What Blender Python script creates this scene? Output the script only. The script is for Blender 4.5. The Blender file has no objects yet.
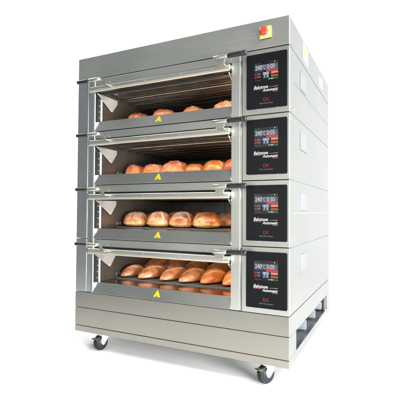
import bpy, bmesh, math, random
from mathutils import Vector, Matrix, noise

S = bpy.context.scene
COL = S.collection
random.seed(4)
W, D, H = 1.419, 1.293, 1.80            # oven body, plinth bottom at z = 0
FLOOR = -0.107
BASE = Vector((W / 2, D / 2, FLOOR))    # the oven's own origin
ZT = [1.647, 1.300, 0.953, 0.6055]      # top of each deck
ZB = [1.300, 0.953, 0.6055, 0.258]      # bottom of each deck

# ------------------------------------------------------------------ materials
def newmat(name):
    m = bpy.data.materials.new(name)
    m.use_nodes = True
    nt = m.node_tree
    return m, nt, nt.nodes['Principled BSDF']

def N(nt, t, **kw):
    n = nt.nodes.new(t)
    for k, v in kw.items():
        setattr(n, k, v)
    return n

def plain(name, col, rough=0.5, metal=0.0, coat=0.0, emit=None, es=0.0):
    m, nt, b = newmat(name)
    b.inputs['Base Color'].default_value = (*col, 1)
    b.inputs['Metallic'].default_value = metal
    b.inputs['Coat Weight'].default_value = coat
    if emit:
        b.inputs['Emission Color'].default_value = (*emit, 1)
        b.inputs['Emission Strength'].default_value = es
    # slight unevenness of finish
    tc = N(nt, 'ShaderNodeTexCoord'); nz = N(nt, 'ShaderNodeTexNoise')
    nz.inputs['Scale'].default_value = 18; nz.inputs['Detail'].default_value = 4
    nt.links.new(tc.outputs['Object'], nz.inputs['Vector'])
    mr = N(nt, 'ShaderNodeMapRange')
    mr.inputs['To Min'].default_value = max(0.02, rough - 0.07)
    mr.inputs['To Max'].default_value = min(1, rough + 0.07)
    nt.links.new(nz.outputs['Fac'], mr.inputs['Value'])
    nt.links.new(mr.outputs['Result'], b.inputs['Roughness'])
    return m

def steel(name, col, rough, stretch=(1.5, 1.5, 320), bump=0.012, var=0.10, aniso=0.0, metal=1.0):
    """brushed sheet steel: fine grain along the sheet, broad cloudiness, light waviness"""
    m, nt, b = newmat(name)
    b.inputs['Metallic'].default_value = metal
    b.inputs['Anisotropic'].default_value = aniso
    tc = N(nt, 'ShaderNodeTexCoord')
    mp = N(nt, 'ShaderNodeMapping'); mp.inputs['Scale'].default_value = stretch
    nt.links.new(tc.outputs['Object'], mp.inputs['Vector'])
    g = N(nt, 'ShaderNodeTexNoise'); g.inputs['Scale'].default_value = 1.0
    g.inputs['Detail'].default_value = 5; g.inputs['Roughness'].default_value = 0.7
    nt.links.new(mp.outputs['Vector'], g.inputs['Vector'])
    c = N(nt, 'ShaderNodeTexNoise'); c.inputs['Scale'].default_value = 2.2; c.inputs['Detail'].default_value = 3
    nt.links.new(tc.outputs['Object'], c.inputs['Vector'])
    add = N(nt, 'ShaderNodeMath', operation='ADD')
    nt.links.new(g.outputs['Fac'], add.inputs[0]); nt.links.new(c.outputs['Fac'], add.inputs[1])
    mr = N(nt, 'ShaderNodeMapRange')
    mr.inputs['From Min'].default_value = 0.6; mr.inputs['From Max'].default_value = 1.4
    mr.inputs['To Min'].default_value = rough * (1 - 2.2 * var); mr.inputs['To Max'].default_value = rough * (1 + 2.2 * var)
    nt.links.new(add.outputs[0], mr.inputs['Value']); nt.links.new(mr.outputs['Result'], b.inputs['Roughness'])
    mx = N(nt, 'ShaderNodeMix', data_type='RGBA')
    mx.inputs['A'].default_value = (*[x * (1 - var * .5) for x in col], 1)
    mx.inputs['B'].default_value = (*[min(1, x * (1 + var * .5)) for x in col], 1)
    nt.links.new(g.outputs['Fac'], mx.inputs['Factor']); nt.links.new(mx.outputs['Result'], b.inputs['Base Color'])
    bp = N(nt, 'ShaderNodeBump'); bp.inputs['Strength'].default_value = bump * 10; bp.inputs['Distance'].default_value = 0.0006
    nt.links.new(g.outputs['Fac'], bp.inputs['Height'])
    bp2 = N(nt, 'ShaderNodeBump'); bp2.inputs['Strength'].default_value = 0.25; bp2.inputs['Distance'].default_value = 0.004
    nt.links.new(c.outputs['Fac'], bp2.inputs['Height']); nt.links.new(bp.outputs['Normal'], bp2.inputs['Normal'])
    nt.links.new(bp2.outputs['Normal'], b.inputs['Normal'])
    return m

STEEL = steel('brushed_steel', (0.66, 0.675, 0.625), 0.40)
STEELC = steel('brushed_steel_column', (0.61, 0.62, 0.575), 0.40, stretch=(320, 320, 1.5))
STEELV = steel('brushed_steel_upright', (0.54, 0.56, 0.565), 0.38, stretch=(320, 320, 1.5))
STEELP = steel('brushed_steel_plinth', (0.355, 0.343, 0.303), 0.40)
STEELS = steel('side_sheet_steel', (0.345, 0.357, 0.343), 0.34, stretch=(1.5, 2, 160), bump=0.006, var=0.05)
LIPS = steel('sill_steel', (0.45, 0.46, 0.435), 0.42)
POLISH = plain('polished_steel', (0.90, 0.90, 0.89), 0.16, 1.0)
JAMBW = plain('bright_jamb_enamel', (0.82, 0.82, 0.80), 0.3, 0.2)
BRACK = plain('satin_cast_metal', (0.60, 0.585, 0.53), 0.36, 1.0)
GLINT = plain('warm_edge_glint', (0.80, 0.72, 0.58), 0.30, 0.75)  # warm reflection along the door's lower edge, put into the strip's base colour
HINGE = steel('hinge_plate_steel', (0.80, 0.80, 0.77), 0.28, stretch=(160, 2, 2), metal=.75)
VOID = plain('dark_gap', (0.012, 0.013, 0.014), 0.8)
MARKG = plain('mark_dark_grey', (0.06, 0.06, 0.055), 0.5)
SEAMG = plain('seam_grey', (0.20, 0.22, 0.24), 0.5, 0.3)
RUBBER = plain('black_grip', (0.012, 0.012, 0.013), 0.38, coat=0.2)
TYRE = plain('tyre_rubber', (0.007, 0.0075, 0.009), 0.5)
TYREG = plain('wheel_grey', (0.022, 0.028, 0.034), 0.45)
for m_ in (TYRE, TYREG): m_.node_tree.nodes['Principled BSDF'].inputs['Specular IOR Level'].default_value = 0.3
FORK = plain('zinc_fork', (0.90, 0.905, 0.91), 0.34, 0.2)
PEDAL = plain('brake_pedal_metal', (0.09, 0.085, 0.055), 0.45, 0.6)
PANEL = plain('black_glass_panel', (0.007, 0.0075, 0.0085), 0.26)
PANEL.node_tree.nodes['Principled BSDF'].inputs['Specular IOR Level'].default_value = 0.11
SCREENB = plain('screen_black', (0.003, 0.003, 0.004), 0.2)
BOLT = plain('bolt_steel', (0.75, 0.75, 0.74), 0.25, 1.0)
YELLOW = plain('warning_yellow', (0.58, 0.43, 0.008), 0.45)
BLACKINK = plain('black_ink', (0.02, 0.02, 0.02), 0.5)
LBLW = plain('label_white', (0.33, 0.36, 0.38), 0.45)
LBLB = plain('label_blue', (0.12, 0.22, 0.36), 0.45)
PLATEW = steel('access_plate_steel', (0.385, 0.395, 0.392), 0.30, stretch=(1.5, 2, 160), bump=0.004, var=0.04)
RED = plain('stop_button_red', (0.60, 0.045, 0.020), 0.28, coat=0.4)
ESTY = plain('stop_plate_yellow', (0.58, 0.54, 0.06), 0.45)
ESTW = plain('stop_plate_cream', (0.60, 0.57, 0.40), 0.45)
PRINTW = plain('print_white', (0.38, 0.38, 0.38), 0.5)
PRINTG = plain('print_grey', (0.13, 0.13, 0.13), 0.5)
PRINTR = plain('print_red', (0.15, 0.012, 0.009), 0.5)
PRINTP = plain('print_dark_red', (0.30, 0.03, 0.05), 0.5)

def lit(name, col, es=0.70):
    return plain(name, tuple(x * .06 for x in col), 0.3, emit=col, es=es)
L_WHITE = lit('lit_white', (0.62, 0.65, 0.68)); L_GREY = lit('lit_grey', (0.22, 0.23, 0.25))
L_BLUE = lit('lit_blue_grey', (0.09, 0.12, 0.17)); L_RED = lit('lit_red', (0.78, 0.06, 0.04))
L_PINK = lit('lit_pink_red', (0.85, 0.30, 0.24)); L_ORNG = lit('lit_orange', (0.50, 0.13, 0.02))
L_GREEN = lit('lit_green', (0.02, 0.22, 0.04)); L_PURP = lit('lit_purple', (0.06, 0.03, 0.09))
L_TILE = lit('lit_tile', (0.30, 0.46, 0.66)); L_DRED = lit('lit_dark_red', (0.40, 0.02, 0.02))

def chamber_mat():
    m, nt, b = newmat('baked_dark_steel')
    b.inputs['Metallic'].default_value = 0.85
    tc = N(nt, 'ShaderNodeTexCoord'); n1 = N(nt, 'ShaderNodeTexNoise')
    n1.inputs['Scale'].default_value = 6; n1.inputs['Detail'].default_value = 6
    mp = N(nt, 'ShaderNodeMapping'); mp.inputs['Scale'].default_value = (1, 2.2, 1)
    nt.links.new(tc.outputs['Object'], mp.inputs['Vector']); nt.links.new(mp.outputs['Vector'], n1.inputs['Vector'])
    cr = N(nt, 'ShaderNodeValToRGB')
    cr.color_ramp.elements[0].position = 0.35; cr.color_ramp.elements[0].color = (0.045, 0.050, 0.053, 1)
    cr.color_ramp.elements[1].position = 0.72; cr.color_ramp.elements[1].color = (0.12, 0.118, 0.112, 1)
    nt.links.new(n1.outputs['Fac'], cr.inputs['Fac']); nt.links.new(cr.outputs['Color'], b.inputs['Base Color'])
    mr = N(nt, 'ShaderNodeMapRange'); mr.inputs['To Min'].default_value = 0.25; mr.inputs['To Max'].default_value = 0.5
    nt.links.new(n1.outputs['Fac'], mr.inputs['Value']); nt.links.new(mr.outputs['Result'], b.inputs['Roughness'])
    return m
CHAM = chamber_mat()
TUBE = steel('streak_tube_steel', (0.15, 0.125, 0.10), 0.36, stretch=(9, 9, 9), var=0.3)
CHAMR = steel('roof_steel', (0.36, 0.33, 0.29), 0.26, stretch=(2, 40, 2), var=0.3, metal=.6)
CHAMW = steel('heat_tinted_wall_steel', (0.15, 0.13, 0.11), 0.34, stretch=(2, 60, 2), var=0.25, metal=.8)
STONE = plain('baking_stone_dark', (0.055, 0.057, 0.06), 0.62)
SILLG = steel('glossy_sill_steel', (0.34, 0.34, 0.335), 0.16, var=0.15)
INNER = plain('base_interior_grey', (0.16, 0.18, 0.20), 0.45, 0.5)
RAILM = plain('base_rail_grey', (0.50, 0.54, 0.57), 0.35, 0.6)

def glass_mat():
    m, nt, b = newmat('oven_door_glass')
    b.inputs['Base Color'].default_value = (0.80, 0.82, 0.80, 1)
    b.inputs['Transmission Weight'].default_value = 1.0
    b.inputs['Roughness'].default_value = 0.03; b.inputs['IOR'].default_value = 1.45
    return m
GLASS = glass_mat()

def crust(name, top, mid, side, cutc, floury=0.0, rough=0.36, seed=0.0, coat=0.35):
    m, nt, b = newmat(name)
    at = N(nt, 'ShaderNodeAttribute', attribute_name='crust')     # r: bake, g: cut, b: flour
    sp = N(nt, 'ShaderNodeSeparateColor'); nt.links.new(at.outputs['Color'], sp.inputs['Color'])
    tc = N(nt, 'ShaderNodeTexCoord')
    n1 = N(nt, 'ShaderNodeTexNoise'); n1.inputs['Scale'].default_value = 30; n1.inputs['Detail'].default_value = 7
    n1.inputs['Roughness'].default_value = 0.62
    mp = N(nt, 'ShaderNodeMapping'); mp.inputs['Location'].default_value = (seed, seed * 2, 0)
    nt.links.new(tc.outputs['Object'], mp.inputs['Vector']); nt.links.new(mp.outputs['Vector'], n1.inputs['Vector'])
    n2 = N(nt, 'ShaderNodeTexNoise'); n2.inputs['Scale'].default_value = 160; n2.inputs['Detail'].default_value = 4
    nt.links.new(mp.outputs['Vector'], n2.inputs['Vector'])
    a = N(nt, 'ShaderNodeMath', operation='MULTIPLY_ADD'); a.inputs[1].default_value = 1.15; a.inputs[2].default_value = -0.56
    nt.links.new(n1.outputs['Fac'], a.inputs[0])
    a2 = N(nt, 'ShaderNodeMath', operation='MULTIPLY_ADD'); a2.inputs[1].default_value = 0.55
    nt.links.new(n2.outputs['Fac'], a2.inputs[0]); a3 = N(nt, 'ShaderNodeMath', operation='SUBTRACT'); a3.inputs[1].default_value = 0.27
    nt.links.new(a.outputs[0], a3.inputs[0]); nt.links.new(a3.outputs[0], a2.inputs[2])
    s = N(nt, 'ShaderNodeMath', operation='ADD', use_clamp=True)
    nt.links.new(a2.outputs[0], s.inputs[0]); nt.links.new(sp.outputs['Red'], s.inputs[1])
    cr = N(nt, 'ShaderNodeValToRGB'); e = cr.color_ramp.elements
    e[0].position = 0.08; e[0].color = (*side, 1); e[1].position = 0.95; e[1].color = (*top, 1)
    k = e.new(0.50); k.color = (*mid, 1)
    nt.links.new(s.outputs[0], cr.inputs['Fac'])
    mx = N(nt, 'ShaderNodeMix', data_type='RGBA'); mx.inputs['B'].default_value = (*cutc, 1)
    nt.links.new(sp.outputs['Green'], mx.inputs['Factor']); nt.links.new(cr.outputs['Color'], mx.inputs['A'])
    # flour: patchy
    fl = N(nt, 'ShaderNodeMath', operation='MULTIPLY'); nt.links.new(sp.outputs['Blue'], fl.inputs[0])
    fr = N(nt, 'ShaderNodeMapRange'); fr.inputs['From Min'].default_value = 0.40; fr.inputs['From Max'].default_value = 0.66
    nt.links.new(n2.outputs['Fac'], fr.inputs['Value']); nt.links.new(fr.outputs['Result'], fl.inputs[1])
    f2 = N(nt, 'ShaderNodeMath', operation='MULTIPLY', use_clamp=True); f2.inputs[1].default_value = floury
    nt.links.new(fl.outputs[0], f2.inputs[0])
    mf = N(nt, 'ShaderNodeMix', data_type='RGBA'); mf.inputs['B'].default_value = (0.82, 0.72, 0.60, 1)
    nt.links.new(f2.outputs[0], mf.inputs['Factor']); nt.links.new(mx.outputs['Result'], mf.inputs['A'])
    nt.links.new(mf.outputs['Result'], b.inputs['Base Color'])
    rr = N(nt, 'ShaderNodeMapRange'); rr.inputs['To Min'].default_value = rough - .1; rr.inputs['To Max'].default_value = rough + .16
    nt.links.new(n1.outputs['Fac'], rr.inputs['Value']); nt.links.new(rr.outputs['Result'], b.inputs['Roughness'])
    b.inputs['Coat Weight'].default_value = coat; b.inputs['Coat Roughness'].default_value = 0.2
    b.inputs['Subsurface Weight'].default_value = 0.0
    bp = N(nt, 'ShaderNodeBump'); bp.inputs['Strength'].default_value = 0.65; bp.inputs['Distance'].default_value = 0.0032
    bs = N(nt, 'ShaderNodeMath', operation='MULTIPLY_ADD'); bs.inputs[1].default_value = 0.35
    nt.links.new(n2.outputs['Fac'], bs.inputs[0]); nt.links.new(n1.outputs['Fac'], bs.inputs[2])
    nt.links.new(bs.outputs[0], bp.inputs['Height']); nt.links.new(bp.outputs['Normal'], b.inputs['Normal'])
    return m

# ------------------------------------------------------------------ mesh helper
class MB:
    def __init__(s, *mats):
        s.mats = list(mats); s.bm = bmesh.new()
    def _mi(s, m):
        if m is None: return 0
        if m not in s.mats: s.mats.append(m)
        return s.mats.index(m)
    def _merge(s, b, mat, smooth=False):
        mi = s._mi(mat)
        mp = {v: s.bm.verts.new(v.co) for v in b.verts}
        for f in b.faces:
            try: nf = s.bm.faces.new([mp[v] for v in f.verts])
            except ValueError: continue
            nf.material_index = mi; nf.smooth = smooth
        b.free()
    def box(s, x0, x1, y0, y1, z0, z1, mat=None, bev=0.0015, seg=2, M=None):
        b = bmesh.new()
        bmesh.ops.create_cube(b, size=1)
        for v in b.verts:
            v.co = Vector(((x0 + x1) / 2 + v.co.x * (x1 - x0), (y0 + y1) / 2 + v.co.y * (y1 - y0), (z0 + z1) / 2 + v.co.z * (z1 - z0)))
        if bev:
            bev = min(bev, 0.45 * min(abs(x1 - x0), abs(y1 - y0), abs(z1 - z0)))
            bmesh.ops.bevel(b, geom=list(b.edges), offset=bev, segments=seg, affect='EDGES', profile=0.5)
        if M: bmesh.ops.transform(b, matrix=M, verts=b.verts)
        s._merge(b, mat); return s
    def quad(s, pts, mat=None):
        b = bmesh.new(); b.faces.new([b.verts.new(p) for p in pts]); s._merge(b, mat); return s
    def prism(s, poly, axis, a, c, mat=None, bev=0.0, M=None):
        """poly: 2-D outline; axis 'x','y','z' is the extrusion direction from a to c"""
        def P(u, v, w):
            return {'x': (w, u, v), 'y': (u, w, v), 'z': (u, v, w)}[axis]
        b = bmesh.new()
        A = [b.verts.new(P(u, v, a)) for u, v in poly]; B = [b.verts.new(P(u, v, c)) for u, v in poly]
        b.faces.new(A); b.faces.new(list(reversed(B)))
        n = len(poly)
        for i in range(n): b.faces.new((A[i], B[i], B[(i + 1) % n], A[(i + 1) % n]))
        bmesh.ops.recalc_face_normals(b, faces=b.faces)
        if bev: bmesh.ops.bevel(b, geom=list(b.edges), offset=bev, segments=2, affect='EDGES', profile=0.5)
        if M: bmesh.ops.transform(b, matrix=M, verts=b.verts)
        s._merge(b, mat); return s
    def lathe(s, prof, centre, axis='x', mat=None, n=32, M=None, smooth=True):
        """prof: (position along axis, radius); closed with end caps"""
        b = bmesh.new(); rings = []
        for a, r in prof:
            ring = []
            for i in range(n):
                t = 2 * math.pi * i / n; u, v = r * math.cos(t), r * math.sin(t)
                p = {'x': (a, u, v), 'y': (u, a, v), 'z': (u, v, a)}[axis]
                ring.append(b.verts.new(Vector(p) + Vector(centre)))
            rings.append(ring)
        for r0, r1 in zip(rings, rings[1:]):
            for i in range(n): b.faces.new((r0[i], r0[(i + 1) % n], r1[(i + 1) % n], r1[i]))
        b.faces.new(list(reversed(rings[0]))); b.faces.new(rings[-1])
        bmesh.ops.recalc_face_normals(b, faces=b.faces)
        if M: bmesh.ops.transform(b, matrix=M, verts=b.verts)
        s._merge(b, mat, smooth); return s
    def cyl(s, p0, p1, r, mat=None, n=20):
        p0, p1 = Vector(p0), Vector(p1); d = p1 - p0
        q = d.to_track_quat('Z', 'Y').to_matrix().to_4x4()
        L = d.length; c = min(r * .25, L * .2)
        return s.lathe([(0, r - c), (c, r), (L - c, r), (L, r - c)], (0, 0, 0), 'z', mat, n, Matrix.Translation(p0) @ q)
    def rrect(s, x0, x1, z0, z1, y0, y1, rad, mat=None, bev=0.0):
        pts = []
        for cx, cz, a0 in ((x1 - rad, z1 - rad, 0), (x0 + rad, z1 - rad, 90), (x0 + rad, z0 + rad, 180), (x1 - rad, z0 + rad, 270)):
            for k in range(7):
                t = math.radians(a0 + 15 * k); pts.append((cx + rad * math.cos(t), cz + rad * math.sin(t)))
        return s.prism(pts, 'y', y0, y1, mat, bev)
    def text(s, txt, x, z, y, w, h, mat, shear=0.0, bold=0.0, thick=0.0):
        """flat lettering facing -y fitted in a box (x, z) .. (x+w, z+h)"""
        cu = bpy.data.curves.new('t', 'FONT'); cu.body = txt; cu.shear = shear; cu.offset = bold
        cu.resolution_u = 3; cu.extrude = 0
        o = bpy.data.objects.new('t', cu); COL.objects.link(o)
        dg = bpy.context.evaluated_depsgraph_get()
        me = bpy.data.meshes.new_from_object(o.evaluated_get(dg))
        xs = [v.co.x for v in me.vertices]; ys = [v.co.y for v in me.vertices]
        lx, hx, ly, hy = min(xs), max(xs), min(ys), max(ys)
        b = bmesh.new(); b.from_mesh(me)
        for v in b.verts:
            v.co = Vector((x + (v.co.x - lx) / (hx - lx) * w, y, z + (v.co.y - ly) / (hy - ly) * h))
        s._merge(b, mat)
        bpy.data.objects.remove(o); bpy.data.curves.remove(cu); bpy.data.meshes.remove(me)
        return s
    def build(s, name, parent=None, off=BASE, label=None, autosmooth=True):
        me = bpy.data.meshes.new(name)
        bmesh.ops.translate(s.bm, vec=-off, verts=s.bm.verts)
        s.bm.to_mesh(me); s.bm.free()
        for m in s.mats: me.materials.append(m)
        o = bpy.data.objects.new(name, me); COL.objects.link(o)
        if parent is not None: o.parent = parent
        if label: o['label'] = label
        return o

# ------------------------------------------------------------------ the oven
oven = bpy.data.objects.new('deck_oven', None); COL.objects.link(oven); oven.location = BASE
oven.empty_display_size = .2
oven['label'] = 'tall stainless steel four deck bakery oven on castors with open glass doors'
oven['category'] = 'oven'

# --- header (top hood) with emergency stop
h = MB(STEEL)
h.box(0, W, 0, 0.012, 1.6505, H, bev=0.002)
h.box(0.002, W - 0.0125, 0.0125, D - 0.002, H - 0.012, H - 0.001, bev=0.002)
h.box(0.006, W - 0.006, 0.0125, 0.05, 1.640, 1.6495, VOID, bev=0)
hood = h.build('top_hood', oven)
e = MB(ESTY, ESTW, BLACKINK)
M = Matrix.Translation((1.292, 0, 1.7315)) @ Matrix.Rotation(math.radians(-2), 4, 'Y')
e.box(-.032, .032, -.006, 0.001, -.032, .032, ESTY, bev=.002, M=M)
e.box(-.026, .026, -.0068, -.006, -.025, .025, ESTW, bev=0.0003, M=M)
e.box(-.033, .033, -.0035, 0.001, -.0345, -.0315, BLACKINK, bev=0.0005, M=M)
est = e.build('emergency_stop', hood)
b_ = MB(RED)
b_.lathe([(-.004, .013), (-.016, .013), (-.017, .021), (-.0195, .0235), (-.028, .0235), (-.0325, .0205), (-.0345, .014), (-.035, .004)], (1.2905, 0, 1.7325), 'y', RED, 40)
b_.build('push_button', est)

# --- front frame: posts and control column
f = MB(STEELV, VOID)
f.box(0.0, 0.0885, 0, 0.05, 0.607, 1.6475, bev=.0025)
f.box(0.0, 0.0885, 0, 0.05, 0.2605, 0.604, bev=.0025)
f.build('left_post', oven).name = 'front_post'
f = MB(STEELV)
f.box(0.0905, 0.1275, 0.003, 0.05, 0.2605, 1.6475, bev=.002)
f.build('front_post', oven)
f = MB(POLISH, VOID)
f.box(0.1285, 0.146, -.0015, 0.040, 0.2605, 1.6475, POLISH, bev=.0015)
f.box(0.1415, 0.1462, -.0022, 0.012, 0.2605, 1.6475, JAMBW, bev=.0008)
for zt, zb in zip(ZT, ZB):
    f.box(0.1463, 0.158, 0.0035, 0.040, zb + .0675, zt - .06, VOID, bev=0)
    f.box(0.1464, 0.1740, 0.0150, 0.0285, zb + .004, zb + .0668, JAMBW, bev=.0006)
f.box(0.158, 0.1665, 0.036, 0.047, 0.2605, 1.6475, JAMBW, bev=.001)
for zb in ZB:
    for dz in (0.095, 0.135, 0.175, 0.215):
        f.cyl((0.1575, 0.026, zb + dz), (0.1605, 0.026, zb + dz), .0042, BOLT, 14)
f.build('door_jamb', oven)
f = MB(STEEL)
f.box(1.1, 1.1515, 0, 0.06, 0.2605, 1.6475, bev=.0025)
f.build('front_post', oven)
f = MB(POLISH)
f.box(1.153, 1.1625, 0.002, 0.05, 0.2605, 1.6475, bev=.003)
f.build('door_jamb', oven)

# --- plinth
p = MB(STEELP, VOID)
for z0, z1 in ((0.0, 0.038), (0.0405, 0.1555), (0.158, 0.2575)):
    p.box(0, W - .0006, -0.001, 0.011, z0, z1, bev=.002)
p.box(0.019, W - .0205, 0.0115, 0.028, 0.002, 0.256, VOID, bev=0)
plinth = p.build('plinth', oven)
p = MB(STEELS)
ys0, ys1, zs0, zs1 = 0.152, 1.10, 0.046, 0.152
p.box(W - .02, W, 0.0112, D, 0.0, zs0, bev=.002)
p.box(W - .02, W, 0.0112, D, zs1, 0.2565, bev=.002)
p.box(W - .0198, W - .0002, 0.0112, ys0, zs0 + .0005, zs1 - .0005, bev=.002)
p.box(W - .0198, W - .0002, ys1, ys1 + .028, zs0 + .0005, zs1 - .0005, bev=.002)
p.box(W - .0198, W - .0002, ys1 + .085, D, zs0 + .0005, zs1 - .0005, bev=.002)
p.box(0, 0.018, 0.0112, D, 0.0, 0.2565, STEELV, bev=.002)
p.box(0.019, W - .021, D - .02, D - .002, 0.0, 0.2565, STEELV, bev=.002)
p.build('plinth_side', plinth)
p = MB(INNER)
p.box(0.019, W - .0215, 0.031, D - .021, 0.004, 0.012, STEELS, bev=0)
p.box(0.019, W - .0215, 0.031, D - .021, 0.225, 0.235, bev=0)
p.box(0.75, 0.77, 0.04, D - .03, 0.013, 0.224, bev=0)
p.box(W - .16, W - .022, 0.16, 1.10, 0.040, 0.044, INNER, bev=.001)
p.build('base_interior', plinth)
for yy in (0.20, 0.50, 0.80, 1.06):
    p = MB(RAILM)
    p.box(0.78, W - .024, yy, yy + .035, 0.062, 0.066, bev=.001)
    p.box(0.78, W - .024, yy + .031, yy + .035, 0.0665, 0.112, bev=.001)
    p.build('support_rail', plinth)

# --- side sheets
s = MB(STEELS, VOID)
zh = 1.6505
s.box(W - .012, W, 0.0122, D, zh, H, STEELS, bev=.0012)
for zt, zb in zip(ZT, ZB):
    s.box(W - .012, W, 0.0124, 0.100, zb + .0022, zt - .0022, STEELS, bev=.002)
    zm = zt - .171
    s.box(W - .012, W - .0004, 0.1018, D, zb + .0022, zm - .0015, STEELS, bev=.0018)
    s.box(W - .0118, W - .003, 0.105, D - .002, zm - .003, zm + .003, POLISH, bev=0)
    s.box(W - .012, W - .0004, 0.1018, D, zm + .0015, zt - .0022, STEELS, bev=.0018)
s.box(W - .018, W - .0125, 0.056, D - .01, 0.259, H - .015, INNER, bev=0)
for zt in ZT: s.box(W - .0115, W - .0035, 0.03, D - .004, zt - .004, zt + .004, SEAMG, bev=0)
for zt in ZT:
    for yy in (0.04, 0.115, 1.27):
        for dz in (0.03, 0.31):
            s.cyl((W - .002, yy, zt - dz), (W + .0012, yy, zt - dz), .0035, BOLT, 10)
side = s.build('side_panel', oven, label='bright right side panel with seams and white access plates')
for zt in ZT:
    q = MB(PLATEW, INNER)
    q.box(W - .001, W + .003, 0.262, 0.410, zt - .156, zt - .058, PLATEW, bev=.0015)
    q.box(W - .001, W + .0012, 0.256, 0.2618, zt - .160, zt - .054, INNER, bev=.0004)
    q.box(W - .001, W + .0012, 0.262, 0.413, zt - .1605, zt - .1565, INNER, bev=.0004)
    q.build('access_plate', side)
def tri_yz(mb, yc, zc, w, hh, x0, x1, m):
    mb.prism([(yc - w / 2, zc - hh / 2), (yc + w / 2, zc - hh / 2), (yc, zc + hh / 2)], 'x', x0, x1, m)
q = MB(LBLW, YELLOW, LBLB, BLACKINK)
q.box(W - .0005, W + .0008, 0.33, 0.472, 1.682, 1.786, LBLW, bev=.0003)
tri_yz(q, .375, 1.742, .06, .055, W + .0008, W + .0014, YELLOW)
q.box(W + .0008, W + .0013, .372, .378, 1.727, 1.751, BLACKINK, bev=0)
for i in range(4): q.box(W + .0008, W + .0013, .42, .462, 1.735 - i * .013, 1.741 - i * .013, LBLB, bev=0)
q.box(W + .0008, W + .0013, .345, .405, 1.694, 1.706, LBLB, bev=0)
q.build('warning_label', side)
q = MB(LBLW, YELLOW, LBLB)
q.box(W - .0005, W + .0008, 0.865, 1.005, 1.685, 1.752, LBLW, bev=.0003)
for i in range(4): q.box(W + .0008, W + .0013, .90, .99, 1.696 + i * .012, 1.701 + i * .012, LBLB, bev=0)
q.build('information_label', side)
s = MB(STEELV)
s.box(0, 0.012, 0.051, D, 0.259, H - .013, STEELV, bev=.002)
s.build('side_panel', oven)
s = MB(STEELV)
s.box(0.013, W - .0185, D - .012, D - .001, 0.259, H - .013, STEELV, bev=.002)
s.build('rear_panel', oven)

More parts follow.
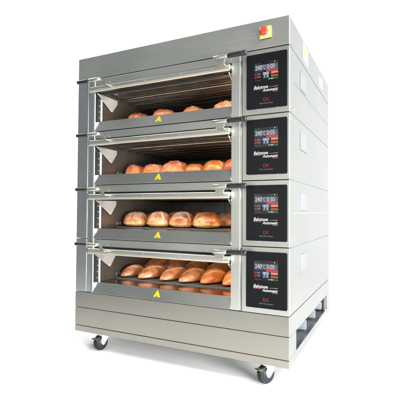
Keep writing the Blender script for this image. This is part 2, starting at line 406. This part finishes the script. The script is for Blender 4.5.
# --- decks
DISP = [('240', '0:00'), ('240', '0:05'), ('240', '0:30'), ('240', '0:00')]
for i, (zt, zb) in enumerate(zip(ZT, ZB)):
    # fascia strip under the seam
    m = MB(STEEL, VOID)
    m.box(0.147, 1.099, 0.0, 0.05, zt - .046, zt - .0018, STEEL, bev=.0018)
    m.box(0.147, 1.099, 0.022, 0.05, zt - .098, zt - .0465, VOID, bev=0)
    m.cyl((1.03, -.002, zt - .040), (1.03, .002, zt - .040), .004, BOLT, 12)
    m.cyl((0.262, -.002, zt - .036), (0.262, .002, zt - .036), .004, BOLT, 12)
    m.build('fascia', oven)
    # baking chamber
    c = MB(CHAM, CHAMW)
    x0, x1, y0, y1, z0, z1 = .166, 1.118, .05, 1.02, zb + .060, zt - .062
    c.quad([(x0, y0, z0), (x0, y1, z0), (x0, y1, z1), (x0, y0, z1)], CHAMW)
    c.quad([(x1, y0, z0), (x1, y0, z1), (x1, y1, z1), (x1, y1, z0)], CHAMW)
    c.quad([(x0, y1, z0), (x1, y1, z0), (x1, y1, z1), (x0, y1, z1)], CHAM)
    c.quad([(x0, y0, z0), (x1, y0, z0), (x1, y1, z0), (x0, y1, z0)], CHAM)
    for xx in (.34, .62, .90):        # folded seams of the rear wall
        c.box(xx, xx + .018, y1 - .008, y1 - .001, z0 + .001, z1 - .02, CHAM, bev=.002)
    ch = c.build('baking_chamber', oven)
    c = MB(CHAMR)
    n = 120                           # corrugated roof
    for k in range(n):
        ya, yb = y0 + (y1 - y0) * k / n, y0 + (y1 - y0) * (k + 1) / n
        za = z1 - .007 + .004 * math.sin(ya * 2 * math.pi / .075); zc = z1 - .007 + .004 * math.sin(yb * 2 * math.pi / .075)
        c.quad([(x0 + .001, ya, za), (x0 + .001, yb, zc), (x1 - .001, yb, zc), (x1 - .001, ya, za)], CHAMR)
    ro = c.build('chamber_roof', ch)
    bm = bmesh.new(); bm.from_mesh(ro.data); bmesh.ops.remove_doubles(bm, verts=bm.verts, dist=1e-5)
    for ff in bm.faces: ff.smooth = True
    bm.to_mesh(ro.data); bm.free()
    for yy in (.235, .335, .435, .535, .635, .735, .835, .935):      # tubes added under the roof to imitate its reflected streaks
        c = MB(TUBE)
        c.cyl((.168, yy, z1 - .021), (1.116, yy, z1 - .021), .0062, TUBE, 16)
        c.build('roof_streak_tube', ch)
    for xa, xb in ((.172, .638), (.641, 1.112)):
        c = MB(STONE)
        c.box(xa, xb, .195, 1.01, zb + .0605, zb + .073, STONE, bev=.003)
        c.build('baking_stone', ch)
    c = MB(BOLT)                      # small fixing bracket on the left wall
    c.box(.167, .171, .215, .255, zb + .083, zb + .088, BOLT, bev=.001)
    c.box(.167, .171, .215, .219, zb + .0885, zb + .104, BOLT, bev=.001)
    c.box(.167, .171, .247, .251, zb + .0885, zb + .104, BOLT, bev=.001)
    c.build('fixing_bracket', ch)
    # sloped hearth sill
    m = MB(LIPS, SILLG)
    m.prism([(-.006, zb + .0045), (-.0045, zb + .0025), (.03, zb + .0025), (.03, zb + .066), (.014, zb + .0675)], 'x', .1475, 1.0985, LIPS, bev=.0008)
    for v in m.bm.verts:
        if v.co.x < .3: v.co.x += .027 * (v.co.z - zb - .0025) / .065
    m.box(.1755, 1.0985, .0305, .1935, zb + .058, zb + .0665, SILLG, bev=.002)
    sill = m.build('hearth_sill', oven)
    y_at = lambda dz: -.006 + (.020) * (dz - .0045) / .063
    m = MB(YELLOW)
    tz0, tz1, xc = .0225, .0585, .631
    poly = [(xc - .0235, tz0), (xc - .004, tz0), (xc + .004, tz0), (xc + .0235, tz0), (xc + .003, tz1), (xc - .003, tz1)]
    bb = bmesh.new()
    A = [bb.verts.new((u, y_at(v) - .0007, zb + v)) for u, v in poly]; B = [bb.verts.new((u, y_at(v) + .0001, zb + v)) for u, v in poly]
    bb.faces.new(A); bb.faces.new(list(reversed(B)))
    for k in range(6): bb.faces.new((A[k], B[k], B[(k + 1) % 6], A[(k + 1) % 6]))
    bmesh.ops.recalc_face_normals(bb, faces=bb.faces)
    m._merge(bb, YELLOW)
    m.quad([(u, y_at(v) - .0010, zb + v) for u, v in ((xc - .0055, tz0 + .0008), (xc + .0055, tz0 + .0008), (xc + .0018, tz0 + .0085), (xc - .0018, tz0 + .0085))], MARKG)
    m.build('warning_triangle', sill)
    # door: front rail, glass folded in under the roof, hinge plates, handles
    m = MB(STEEL, VOID)
    m.prism([(-.030, zt - .0805), (-.030, zt - .062), (-.026, zt - .0585), (.018, zt - .0585), (.018, zt - .0805)], 'x', .1235, 1.0985, STEEL, bev=.0012)
    for xx in (.30, .55, .80, 1.0):
        m.cyl((xx, -.0315, zt - .072), (xx, -.029, zt - .072), .0028, BOLT, 10)
    door = m.build('oven_door', oven)
    m = MB(GLINT)
    m.prism([(-.031, zt - .081), (-.031, zt - .0915), (-.027, zt - .0945), (-.020, zt - .0945), (-.020, zt - .081)], 'x', .122, 1.0990, GLINT, bev=.0012)
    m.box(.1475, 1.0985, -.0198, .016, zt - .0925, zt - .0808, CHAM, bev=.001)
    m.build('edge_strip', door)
    m = MB(GLASS)
    m.box(.19, 1.08, .095, .20, zt - .0815, zt - .0775, GLASS, bev=.001)
    m.build('glass_pane', door)
    for sx in (0, 1):
        xa = .1725 if sx == 0 else 1.088
        m = MB(HINGE)
        m.prism([(-.018, zt - .099), (.192, zt - .099), (.192, zt - .124), (.142, zt - .187), (.134, zt - .192), (.124, zt - .191), (.118, zt - .187)], 'x', xa, xa + .004, HINGE, bev=.0008)
        for (yy, dz) in ((.128, .178), (.035, .109)):
            m.cyl((xa - .001, yy, zt - dz), (xa + .0065, yy, zt - dz), .004, BOLT, 14)
        m.build('hinge_plate', door)
        zc = zt - .030; yc = -.066
        m = MB(BRACK)
        if sx == 0:
            m.cyl((.148, yc, zc), (.234, yc, zc), .0125, BRACK, 24)
            m.prism([(.222, zt - .020), (.246, zt - .022), (.285, zt - .064), (.255, zt - .064)], 'y', yc + .004, yc + .010, BRACK, bev=.001)
            m.box(.252, .287, yc + .004, -.0305, zt - .072, zt - .0645, BRACK, bev=.002)
        else:
            m.cyl((1.022, yc, zc), (1.104, yc, zc), .0105, BRACK, 24)
            m.prism([(1.022, zt - .020), (1.104, zt - .020), (1.104, zt - .038), (1.088, zt - .046), (1.084, zt - .068), (1.040, zt - .068), (1.036, zt - .046), (1.022, zt - .038)], 'y', yc - .0045, yc + .0045, BRACK, bev=.001)
            m.box(1.042, 1.082, yc + .005, -.0305, zt - .072, zt - .0635, BRACK, bev=.002)
        hd = m.build('handle', door)
        m = MB(RUBBER)
        a, b2 = (.0535, .1475) if sx == 0 else (1.1045, 1.212)
        r = .0118 if sx == 0 else .0138
        m.lathe([(a, r * .55), (a + .002, r * .88), (a + .006, r), (a + .03, r * .97), (b2 - .03, r * .97), (b2 - .006, r), (b2 - .002, r * .88), (b2, r * .55)], (0, yc, zc), 'x', RUBBER, 28)
        if sx == 1:
            m.lathe([(b2 - .027, r * 1.02), (b2 - .0255, r * 1.1), (b2 - .022, r * 1.1), (b2 - .0205, r * 1.02)], (0, yc, zc), 'x', RUBBER, 28)
        m.build('handle_grip', hd)
    # control column and panel
    m = MB(STEELC)
    m.box(1.1645, W - .0006, 0.0, .012, zb + .0022, zt - .0022, STEELC, bev=.0014)
    m.box(1.1655, W - .0130, 0.0122, .05, zb + .0032, zt - .0032, STEELV, bev=.001)
    colm = m.build('control_column', oven)
    x0, x1, z0, z1 = 1.190, 1.4085, zb + .0305, zt - .026
    m = MB(PANEL, BOLT)
    m.rrect(x0, x1, z0, z1, -.0075, .001, .007, PANEL, bev=.001)
    for xx in (x0 + .06, x1 - .055):
        m.box(xx - .006, xx + .006, -.0055, .0005, z0 - .003, z0 - .0004, BRACK, bev=.0004)
    pan = m.build('control_panel', colm)
    sx0, sx1, sz0, sz1 = 1.234, 1.363, zt - .1745, zt - .0705
    sw, sh = sx1 - sx0, sz1 - sz0
    m = MB(SCREENB)
    Y = -.0082
    m.box(sx0, sx1, -.008, -.0074, sz0, sz1, SCREENB, bev=.0002)
    def R(u0, u1, v0, v1, mat, lay=1):          # v measured downwards from the top
        yy = Y - .00025 * lay
        m.quad([(sx0 + u0 * sw, yy, sz1 - v1 * sh), (sx0 + u1 * sw, yy, sz1 - v1 * sh), (sx0 + u1 * sw, yy, sz1 - v0 * sh), (sx0 + u0 * sw, yy, sz1 - v0 * sh)], mat)
    def T(t, u0, u1, v0, v1, mat, lay=3, **k):
        m.text(t, sx0 + u0 * sw, sz1 - v1 * sh, Y - .00025 * lay, (u1 - u0) * sw, (v1 - v0) * sh, mat, **k)
    R(.01, .99, .15, .44, L_BLUE); R(.0, .40, .455, .53, L_PURP)
    T('Deck %d' % (4 - i), .02, .28, .05, .115, L_GREY)
    R(.62, .68, .04, .09, L_DRED); R(.73, .78, .04, .09, L_GREEN); R(.84, .88, .03, .10, L_WHITE); R(.93, .97, .04, .09, L_DRED)
    T(DISP[i][0], .05, .33, .17, .41, L_WHITE, bold=.02); T('°C', .345, .48, .19, .41, L_WHITE, bold=.01)
    T(DISP[i][1], .53, .86, .17, .41, L_WHITE, bold=.02); T('h', .885, .96, .21, .39, L_GREY, bold=.01)
    R(.50, .995, .435, .535, L_RED); T('+ - + -', .62, .92, .465, .50, L_PINK)
    for v in (.57, .71):
        R(.01, .105, v, v + .105, L_DRED); R(.125, .28, v + .005, v + .045, L_GREY); R(.125, .26, v + .06, v + .09, L_GREY)
    R(.36, .63, .55, .68, L_TILE); R(.38, .61, .68, .86, L_BLUE)
    T('7', .40, .50, .57, .84, L_WHITE, shear=.2, bold=.03); T('8', .53, .60, .69, .82, L_WHITE, bold=.02)
    R(.70, .995, .555, .665, L_PINK); T('50%', .75, .93, .58, .64, L_WHITE)
    R(.70, .995, .73, .83, L_ORNG); R(.70, .86, .70, .728, L_DRED)
    R(.59, .995, .88, .95, L_GREEN); R(.61, .65, .885, .945, L_WHITE, 2); R(.70, .79, .885, .945, L_WHITE, 2)
    T('24.5 kWh', .05, .28, .91, .96, L_GREY)
    m.build('screen', pan)
    m = MB(PRINTW, PRINTR, PRINTG, PRINTP)
    zl = zt - .2135
    m.text('Bakstone', 1.231, zl, Y, .078, .0185, PRINTW, shear=.3, bold=.02)
    m.text('Automatic', 1.279, zl - .0165, Y, .083, .0155, PRINTW, shear=.3, bold=.02)
    m.quad([(1.231, Y, zl - .0045), (1.273, Y, zl - .0045), (1.274, Y, zl - .0022), (1.232, Y, zl - .0022)], PRINTP)
    m.quad([(1.333, Y, zl - .0225), (1.361, Y, zl - .0225), (1.362, Y, zl - .0195), (1.334, Y, zl - .0195)], PRINTP)
    m.quad([(1.312, Y, zl + .0035), (1.352, Y, zl + .0035), (1.360, Y, zl + .0075), (1.313, Y, zl + .0048)], PRINTG)
    m.quad([(1.3535, Y, zl + .0035), (1.361, Y, zl + .0035), (1.3645, Y, zl + .0085), (1.361, Y, zl + .008)], PRINTP)
    m.build('brand_lettering', pan)
    m = MB(PRINTR, PRINTG)
    m.text('DX', 1.2835, zb + .0665, Y, .031, .018, PRINTR, bold=.01)
    m.text('Deck Oven Series', 1.264, zb + .0525, Y, .071, .0075, PRINTG)
    m.build('series_lettering', pan)

# --- castors
def castor(x, y, rot, free):
    M = Matrix.Translation((x, y, 0)) @ Matrix.Rotation(rot, 4, 'Z')
    off = .012                                   # wheel trails the swivel
    m = MB(FORK)
    m.box(-.038, .038, -.038, .038, -.0075, -.001, FORK, bev=.0015, M=M)
    m.lathe([(-.020, .024), (-.018, .027), (-.009, .027), (-.0078, .024)], (0, 0, 0), 'z', FORK, 28, M)
    for sx in (-1, 1):
        xa, xb = (sx * .024, sx * .0275) if sx > 0 else (sx * .0275, sx * .024)
        m.prism([(-.024, -.020), (.028, -.020), (.026, -.034), (-off + .014, -.062), (-off + .006, -.070), (-off - .006, -.070), (-off - .016, -.060), (-off - .022, -.040)], 'x', xa, xb, FORK, bev=.0008, M=M)
        m.cyl(M @ Vector((sx * .0275, -off, -.057)), M @ Vector((sx * .031, -off, -.057)), .0055, BOLT, 12)
    m.box(-.0275, .0275, -.0238, .0278, -.0215, -.0190, FORK, bev=.0006, M=M)
    ca = m.build('castor', oven)
    m = MB(TYRE, TYREG)
    Mw = M @ Matrix.Translation((0, -off, -.057))
    m.lathe([(-.017, .030), (-.0175, .044), (-.013, .0485), (0, .0495), (.013, .0485), (.0175, .044), (.017, .030)], (0, 0, 0), 'x', TYRE, 48, Mw)
    for sx in (-1, 1):
        m.lathe([(sx * .0172, .034), (sx * .0195, .033), (sx * .0195, .012), (sx * .0225, .010), (sx * .0228, .006)], (0, 0, 0), 'x', TYREG, 40, Mw)
        m.lathe([(sx * .0135, .0462), (sx * .0172, .0455), (sx * .0178, .0405), (sx * .0172, .0385)], (0, 0, 0), 'x', TYREG, 40, Mw)
    m.build('wheel', ca)
    m = MB(PEDAL, RUBBER)
    m.prism([(-.024, -.018), (-.058, -.024), (-.074, -.020), (-.076, -.026), (-.058, -.036), (-.024, -.040)], 'x', -.016, .016, PEDAL, bev=.0015, M=M)
    m.prism([(-.040, -.040), (-.060, -.038), (-.066, -.046), (-.058, -.052), (-.044, -.048)], 'x', -.012, .012, RUBBER, bev=.001, M=M)
    m.build('brake_pedal', ca)
castor(.190, .045, math.radians(-6), 0)
castor(1.292, .045, math.radians(-30), 0)
castor(.218, D - .10, math.radians(150), 1)
castor(1.300, D - .10, math.radians(200), 1)

# ------------------------------------------------------------------ bread
MAT_BAT = [crust('batard_crust_%s' % n, t, mi, s_, c_,   .22, .36, sd, .22) for n, t, mi, s_, c_, sd in (
    ('a', (0.105, 0.030, 0.010), (0.31, 0.105, 0.032), (0.50, 0.22, 0.075), (0.66, 0.37, 0.18), 0.0),
    ('b', (0.12, 0.032, 0.010), (0.35, 0.118, 0.032), (0.54, 0.23, 0.075), (0.68, 0.38, 0.18), 3.1))]
MAT_ORG = crust('orange_crust', (0.22, 0.050, 0.007), (0.44, 0.125, 0.016), (0.54, 0.20, 0.035), (0.74, 0.40, 0.13), .25, .40, 5.0)
MAT_BUN = [crust('tall_bun_crust_%s' % n, t, mi, s_, c_, .75, .34, sd, .22) for n, t, mi, s_, c_, sd in (
    ('a', (0.085, 0.020, 0.007), (0.32, 0.10, 0.026), (0.72, 0.42, 0.19), (0.74, 0.50, 0.27), 1.0),
    ('b', (0.10, 0.024, 0.008), (0.38, 0.12, 0.030), (0.74, 0.42, 0.18), (0.76, 0.50, 0.25), 7.0))]
MAT_ROSY = [crust('floury_bun_crust_%s' % n, t, mi, s_, c_, .9, .42, sd, .15) for n, t, mi, s_, c_, sd in (
    ('a', (0.24, 0.050, 0.015), (0.45, 0.13, 0.036), (0.66, 0.33, 0.13), (0.80, 0.55, 0.35), 2.0),
    ('b', (0.26, 0.055, 0.014), (0.48, 0.14, 0.034), (0.68, 0.33, 0.12), (0.80, 0.55, 0.32), 4.0))]
MAT_BRN = crust('brown_orange_crust', (0.17, 0.042, 0.008), (0.42, 0.13, 0.022), (0.60, 0.25, 0.06), (0.70, 0.40, 0.15), .7, .45, 9.0)
MAT_DRED = crust('dark_red_crust', (0.20, 0.030, 0.008), (0.34, 0.065, 0.014), (0.50, 0.14, 0.03), (0.5, 0.2, 0.08), .1, .45, 6.0)

def loaf(name, label, group, x, y, z, L, Wd, Ht, rot, mat, kind, seed):
    """kind: batard (long, slashed along the top), bun (round), boule (round with ragged floury top)"""
    rnd = random.Random(seed)
    me = bpy.data.meshes.new(name); bm = bmesh.new()
    nu, nv = (168, 116) if kind == 'batard' else (110, 76)
    cl = bm.loops.layers.color.new('crust') if False else None
    data = {}
    rows = []
    nslash = 3 if kind == 'batard' else 0
    ph = rnd.uniform(-.05, .05); off = Vector((seed * 3.7, seed * 1.3, 0))
    cross = rnd.uniform(0, math.pi)
    for j in range(nv + 1):
        th = math.pi * j / nv; row = []
        for i in range(nu):
            if j in (0, nv) and i > 0: row.append(row[0]); continue
            fi = 2 * math.pi * i / nu
            n = Vector((math.sin(th) * math.cos(fi), math.sin(th) * math.sin(fi), math.cos(th)))
            # rounded squat section: fuller shoulders, flat base
            pw = 2.35 if kind == 'batard' else 2.6
            k = (abs(n.x) ** pw + abs(n.y) ** (2.0 if kind == 'batard' else pw) + abs(n.z) ** 2.2) ** (-1 / 2.25)
            p = n * k
            dz = p.z
            if dz < 0: dz *= .34                # base flattened on the stone
            bot = .34
            hz = (dz + bot) / (1 + bot)         # 0 base .. 1 top
            taper = 1.0
            if kind == 'batard': taper = max(.0, 1 - .36 * abs(p.y) ** 2.2)
            px, py = p.x * Wd / 2 * taper, p.y * L / 2
            pz = hz * Ht * (1 - (.34 * abs(p.y) ** 2 if kind == 'batard' else 0))
            q = Vector((px, py, pz))
            lo = noise.noise(q * 11 + off) ; hi = noise.noise(q * 34 + off)
            amp = {'batard': .0035, 'bun': .0055, 'boule': .0085}[kind]
            d = amp * lo + amp * .33 * hi
            if kind == 'boule': d += .009 * max(0, noise.noise(q * 62 + off)) * max(0, n.z)
            cut = 0.0
            up = max(0.0, min(1.0, (n.z - .12) / .30))
            if kind == 'batard':
                # long diagonal cuts running nearly along the loaf, each opened to a pale band
                a_ = math.radians(-20); u_ = px * math.cos(a_) + py * math.sin(a_); v_ = -px * math.sin(a_) + py * math.cos(a_)
                w_ = up * max(0, 1 - (abs(py) / (L * .46)) ** 6)
                for c_ in ((-1.15, 0, 1.15) if nslash == 3 else (-1.5, -.5, .5, 1.5)):
                    uc = c_ * .0255 + ph * .1
                    t = (u_ - uc + .004 * lo) / .0062
                    e_ = max(0, 1 - ((v_ + c_ * .012) / (L * .34)) ** 4) if abs(v_ + c_ * .012) < L * .34 else 0
                    g = math.exp(-t * t) * e_ * w_
                    cut = max(cut, .85 * g)
                    d += -.0042 * g + .0034 * math.exp(-((t - 1.8) / .8) ** 2) * e_ * w_
            elif kind == 'bun':
                a = px * math.cos(cross) + py * math.sin(cross)
                g = max(0, 1 - abs(a + .01 * lo) / (.010 + .006 * hi))
                cut = .65 * g * up
                d -= .005 * g * up
            q2 = q + n * d * (1 if n.z > -.2 else .2)
            if q2.z < 0.0004: q2.z = 0.0004
            v = bm.verts.new(q2)
            bake = max(0, min(1, (hz - .10) / .75)) * .95 + .22 * lo
            if kind == 'batard': bake = .35 + .45 * hz + .25 * lo - .15 * (1 if False else 0)
            fl = max(0, min(1, (n.z - .35) * 1.6)) * max(0, min(1, .55 + 1.6 * noise.noise(q * 17 + off * 2)))
            data[v] = (max(0, min(1, bake)), max(0, min(1, cut)), max(0, min(1, fl)))
            row.append(v)
        rows.append(row)
    for j in range(nv):
        for i in range(nu):
            vs = []
            for v in (rows[j][i], rows[j + 1][i], rows[j + 1][(i + 1) % nu], rows[j][(i + 1) % nu]):
                if v not in vs: vs.append(v)
            if len(vs) > 2:
                f_ = bm.faces.new(vs); f_.smooth = True
    bmesh.ops.recalc_face_normals(bm, faces=bm.faces)
    bm.verts.index_update()
    vals = [data[v] for v in bm.verts]
    bm.to_mesh(me); bm.free()
    at = me.color_attributes.new('crust', 'FLOAT_COLOR', 'POINT')
    for k, c in enumerate(vals): at.data[k].color = (*c, 1)
    me.materials.append(mat)
    o = bpy.data.objects.new(name, me); COL.objects.link(o)
    o.location = (x, y, z); o.rotation_euler = (0, 0, rot)
    o['label'] = label; o['category'] = 'bread'; o['group'] = group
    return o

R_ = math.radians
zf = ZB[3] + .0735
G4 = 'slashed loaves on the bottom deck'
front4 = [
    ('small slashed brown loaf at the left end of the bottom deck front row', .247, .318, .245, .102, .076, -14, MAT_BAT[0], .98),
    ('slashed brown loaf second from left in the bottom deck front row', .407, .330, .292, .124, .083, -16, MAT_BAT[1], 1.0),
    ('slashed brown loaf third from left in the bottom deck front row', .570, .335, .292, .124, .083, -14, MAT_BAT[0], 1.0),
    ('slashed brown loaf above and right of the bottom yellow triangle, fourth in front row', .717, .335, .292, .126, .084, -16, MAT_BAT[1], 1.0),
    ('plain orange crusted loaf with one long slash, fifth in the bottom deck front row', .855, .345, .272, .124, .087, -15, MAT_ORG, 1.0),
    ('orange crusted loaf half hidden by the right post in the bottom deck', .998, .352, .272, .124, .090, -13, MAT_ORG, 1.0)]
for k, (lb, x, y, L, w, hh, r, mt, _) in enumerate(front4):
    loaf('bread_loaf', lb, G4, x, y, zf, L, w, hh, R_(r), mt, 'batard', 11 + k)
back4 = [
    ('slashed loaf at the left end of the back row in the bottom deck', .245, .66, .29, .116, .100, -34, MAT_BAT[0]),
    ('slashed loaf second from left in the back row of the bottom deck', .400, .68, .29, .116, .100, -32, MAT_BAT[1]),
    ('slashed loaf third from left in the back row of the bottom deck', .585, .64, .29, .116, .096, -28, MAT_BAT[0]),
    ('slashed loaf at the right end of the back row in the bottom deck', .760, .64, .29, .116, .094, -28, MAT_BAT[1])]
for k, (lb, x, y, L, w, hh, r, mt) in enumerate(back4):
    loaf('bread_loaf', lb, G4, x, y, zf, L, w, hh, R_(r), mt, 'batard', 31 + k)

zf = ZB[2] + .0735
G3 = 'tall round buns on the third deck'
for k, (lb, x, y, w, hh) in enumerate([
    ('tall round bun at the left end of the third deck front row', .276, .292, .166, .104),
    ('tall round bun second from left in the third deck front row', .462, .292, .168, .106),
    ('tall round bun third from left in the third deck front row', .642, .292, .158, .106),
    ('widest tall round bun at the right end of the third deck front row', .817, .295, .178, .106)]):
    loaf('bread_bun', lb, G3, x, y, zf, w, w, hh, R_(40 * k), MAT_BUN[k % 2], 'bun', 51 + k)
for k, (lb, x, y, w, hh) in enumerate([
    ('round bun peeking between the two leftmost front buns of the third deck', .235, .56, .155, .100),
    ('round bun peeking between the second and third front buns of the third deck', .448, .56, .155, .106),
    ('round bun peeking between the third and fourth front buns of the third deck', .643, .56, .155, .104),
    ('round bun in the back row beside the right post of the third deck', .868, .54, .165, .104)]):
    loaf('bread_bun', lb, G3, x, y, zf, w, w, hh, R_(25 + 50 * k), MAT_BUN[(k + 1) % 2], 'bun', 61 + k)

zf = ZB[1] + .0735
G2 = 'floury buns on the second deck'
for k, (lb, x, w, hh, mt) in enumerate([
    ('rosy floury bun at the left end of the second deck', .257, .146, .082, MAT_ROSY[0]),
    ('rosy floury bun second from left on the second deck', .412, .156, .083, MAT_ROSY[1]),
    ('widest bun with ragged floury top, third from left on the second deck', .572, .174, .091, MAT_ROSY[0]),
    ('small low orange bun fourth from left on the second deck', .730, .130, .074, MAT_ORG),
    ('smooth glossy orange bun fifth from left on the second deck', .868, .152, .088, MAT_ORG),
    ('dark red brown bun cut off by the right post on the second deck', 1.015, .150, .092, MAT_DRED)]):
    loaf('bread_bun', lb, G2, x, .305, zf, w, w, hh, R_(33 * k), mt, 'boule' if k < 3 else 'bun', 81 + k)

zf = ZB[0] + .0735
G1 = 'orange loaves on the top deck'
for k, (lb, x, w, hh) in enumerate([
    ('orange loaf top at the left end of the top deck', .278, .150, .100),
    ('orange loaf top second from left on the top deck', .492, .170, .106),
    ('orange loaf top third from left on the top deck', .716, .160, .098),
    ('orange loaf top beside the right post on the top deck', .945, .170, .104)]):
    loaf('bread_bun', lb, G1, x, .305, zf, w, w, hh, R_(33 * k), MAT_BRN, 'boule', 101 + k)

# ------------------------------------------------------------------ white studio sweep
def sweep():
    bm = bmesh.new()
    prof = [(0, 0), (1.2, 0), (1.9, 0), (3.6, 0)]
    Rr, rad, top = 3.6, 1.4, 6.5
    for k in range(1, 13):
        t = math.pi / 2 * k / 12; prof.append((Rr + rad * math.sin(t), rad - rad * math.cos(t)))
    prof.append((Rr + rad, top))
    cx, cy = .3, .6
    n = 72; a0, a1 = math.radians(-25), math.radians(188)
    grid = []
    for k in range(n + 1):
        a = a0 + (a1 - a0) * k / n
        grid.append([bm.verts.new((cx + r * math.cos(a), cy + r * math.sin(a), FLOOR + z)) for r, z in prof[1:]])
    c = bm.verts.new((cx, cy, FLOOR))
    for k in range(n):
        bm.faces.new((c, grid[k][0], grid[k + 1][0]))
        for j in range(len(prof) - 2):
            bm.faces.new((grid[k][j], grid[k][j + 1], grid[k + 1][j + 1], grid[k + 1][j]))
    # the floor runs on towards the camera inside the open quarter
    m0 = grid[0]; m1 = grid[-1]
    gaps = []
    nn = 30
    prev = m1
    for q in range(1, nn + 1):
        a = a1 + (a0 + 2 * math.pi - a1) * q / nn
        cur = m0 if q == nn else [bm.verts.new((cx + r * math.cos(a), cy + r * math.sin(a), FLOOR)) for r, z in prof[1:3]]
        bm.faces.new((c, prev[0], cur[0]))
        for j in range(1): bm.faces.new((prev[j], prev[j + 1], cur[j + 1], cur[j]))
        prev = cur
    bmesh.ops.recalc_face_normals(bm, faces=bm.faces)
    for f_ in bm.faces: f_.smooth = True
    me = bpy.data.meshes.new('floor'); bm.to_mesh(me); bm.free()
    me.materials.append(plain('white_paper_sweep', (0.90, 0.90, 0.90), 0.85))
    o = bpy.data.objects.new('floor', me); COL.objects.link(o)
    o['kind'] = 'structure'; o['label'] = 'seamless white studio floor curving up into the white background'
    return o
sweep()

# ------------------------------------------------------------------ light
wd = bpy.data.worlds.new('World'); S.world = wd; wd.use_nodes = True
bg = wd.node_tree.nodes['Background']
bg.inputs['Color'].default_value = (0.92, 0.97, 1.0, 1); bg.inputs['Strength'].default_value = 0.27

def area(name, loc, target, sx, sy, power, col=(1, 1, 1)):
    l = bpy.data.lights.new(name, 'AREA'); l.shape = 'RECTANGLE'; l.size = sx; l.size_y = sy; l.energy = power; l.color = col
    o = bpy.data.objects.new(name, l); COL.objects.link(o); o.location = loc
    o.rotation_euler = (Vector(target) - Vector(loc)).to_track_quat('-Z', 'Y').to_euler()
    return o
area('background_light', (.2, 2.2, 5.6), (-.6, 4.4, 0.6), 5, 2.5, 105)
area('background_light', (-3.0, .5, 5.2), (-2.3, .9, -.1), 4, 2.5, 145)
area('side_softbox', (4.3, .9, 3.2), (1.4, .6, .7), 2.6, 2.6, 30)
area('top_softbox', (4.1, -1.3, 4.4), (.8, -.4, 0), 2.0, 1.6, 230)
area('front_softbox', (.4, -4.2, 1.1), (.8, 0, .9), 2.0, 2.6, 19, (1.0, .96, .89))
area('right_softbox', (4.4, -3.2, 2.7), (.9, .1, .9), 1.6, 1.6, 75, (1.0, .97, .92))
area('floor_softbox', (3.9, -1.7, .5), (.8, .3, -.1), 1.6, .6, 290)
for zt in ZT:
    area('bread_fill_light', (.64, .070, zt - .084), (.64, .30, zt - .30), .80, .030, 2.4, (1.0, .90, .78))  # unseen fill added behind the door rail to brighten the crusts
    l = bpy.data.lights.new('chamber_lamp', 'POINT'); l.energy = 1.9; l.color = (1.0, .66, .36); l.shadow_soft_size = .012
    o = bpy.data.objects.new('chamber_lamp', l); COL.objects.link(o); o.location = (1.075, .16, zt - .13)

# ------------------------------------------------------------------ camera (solved from the photograph's vanishing points)
yaw, pit, roll = -0.4595737612, 0.0273110742, 0.00598035107
fw = Vector((math.sin(yaw) * math.cos(pit), math.cos(yaw) * math.cos(pit), math.sin(pit)))
r0 = Vector((math.cos(yaw), -math.sin(yaw), 0)); u0 = r0.cross(fw)
rr = r0 * math.cos(roll) + u0 * math.sin(roll); uu = -r0 * math.sin(roll) + u0 * math.cos(roll)
cam = bpy.data.cameras.new('camera'); cam.sensor_width = 36; cam.lens = 35.852; cam.clip_start = .05; cam.clip_end = 200
co = bpy.data.objects.new('camera', cam); COL.objects.link(co)
mw = Matrix((rr, uu, -fw)).transposed().to_4x4(); mw.translation = Vector((1.90775, -2.00996, .790617))
co.matrix_world = mw
S.camera = co
S.render.resolution_x = 1024; S.render.resolution_y = 1024
S.view_settings.view_transform = 'Standard'; S.view_settings.look = 'None'
S.view_settings.exposure = 0; S.view_settings.gamma = 1
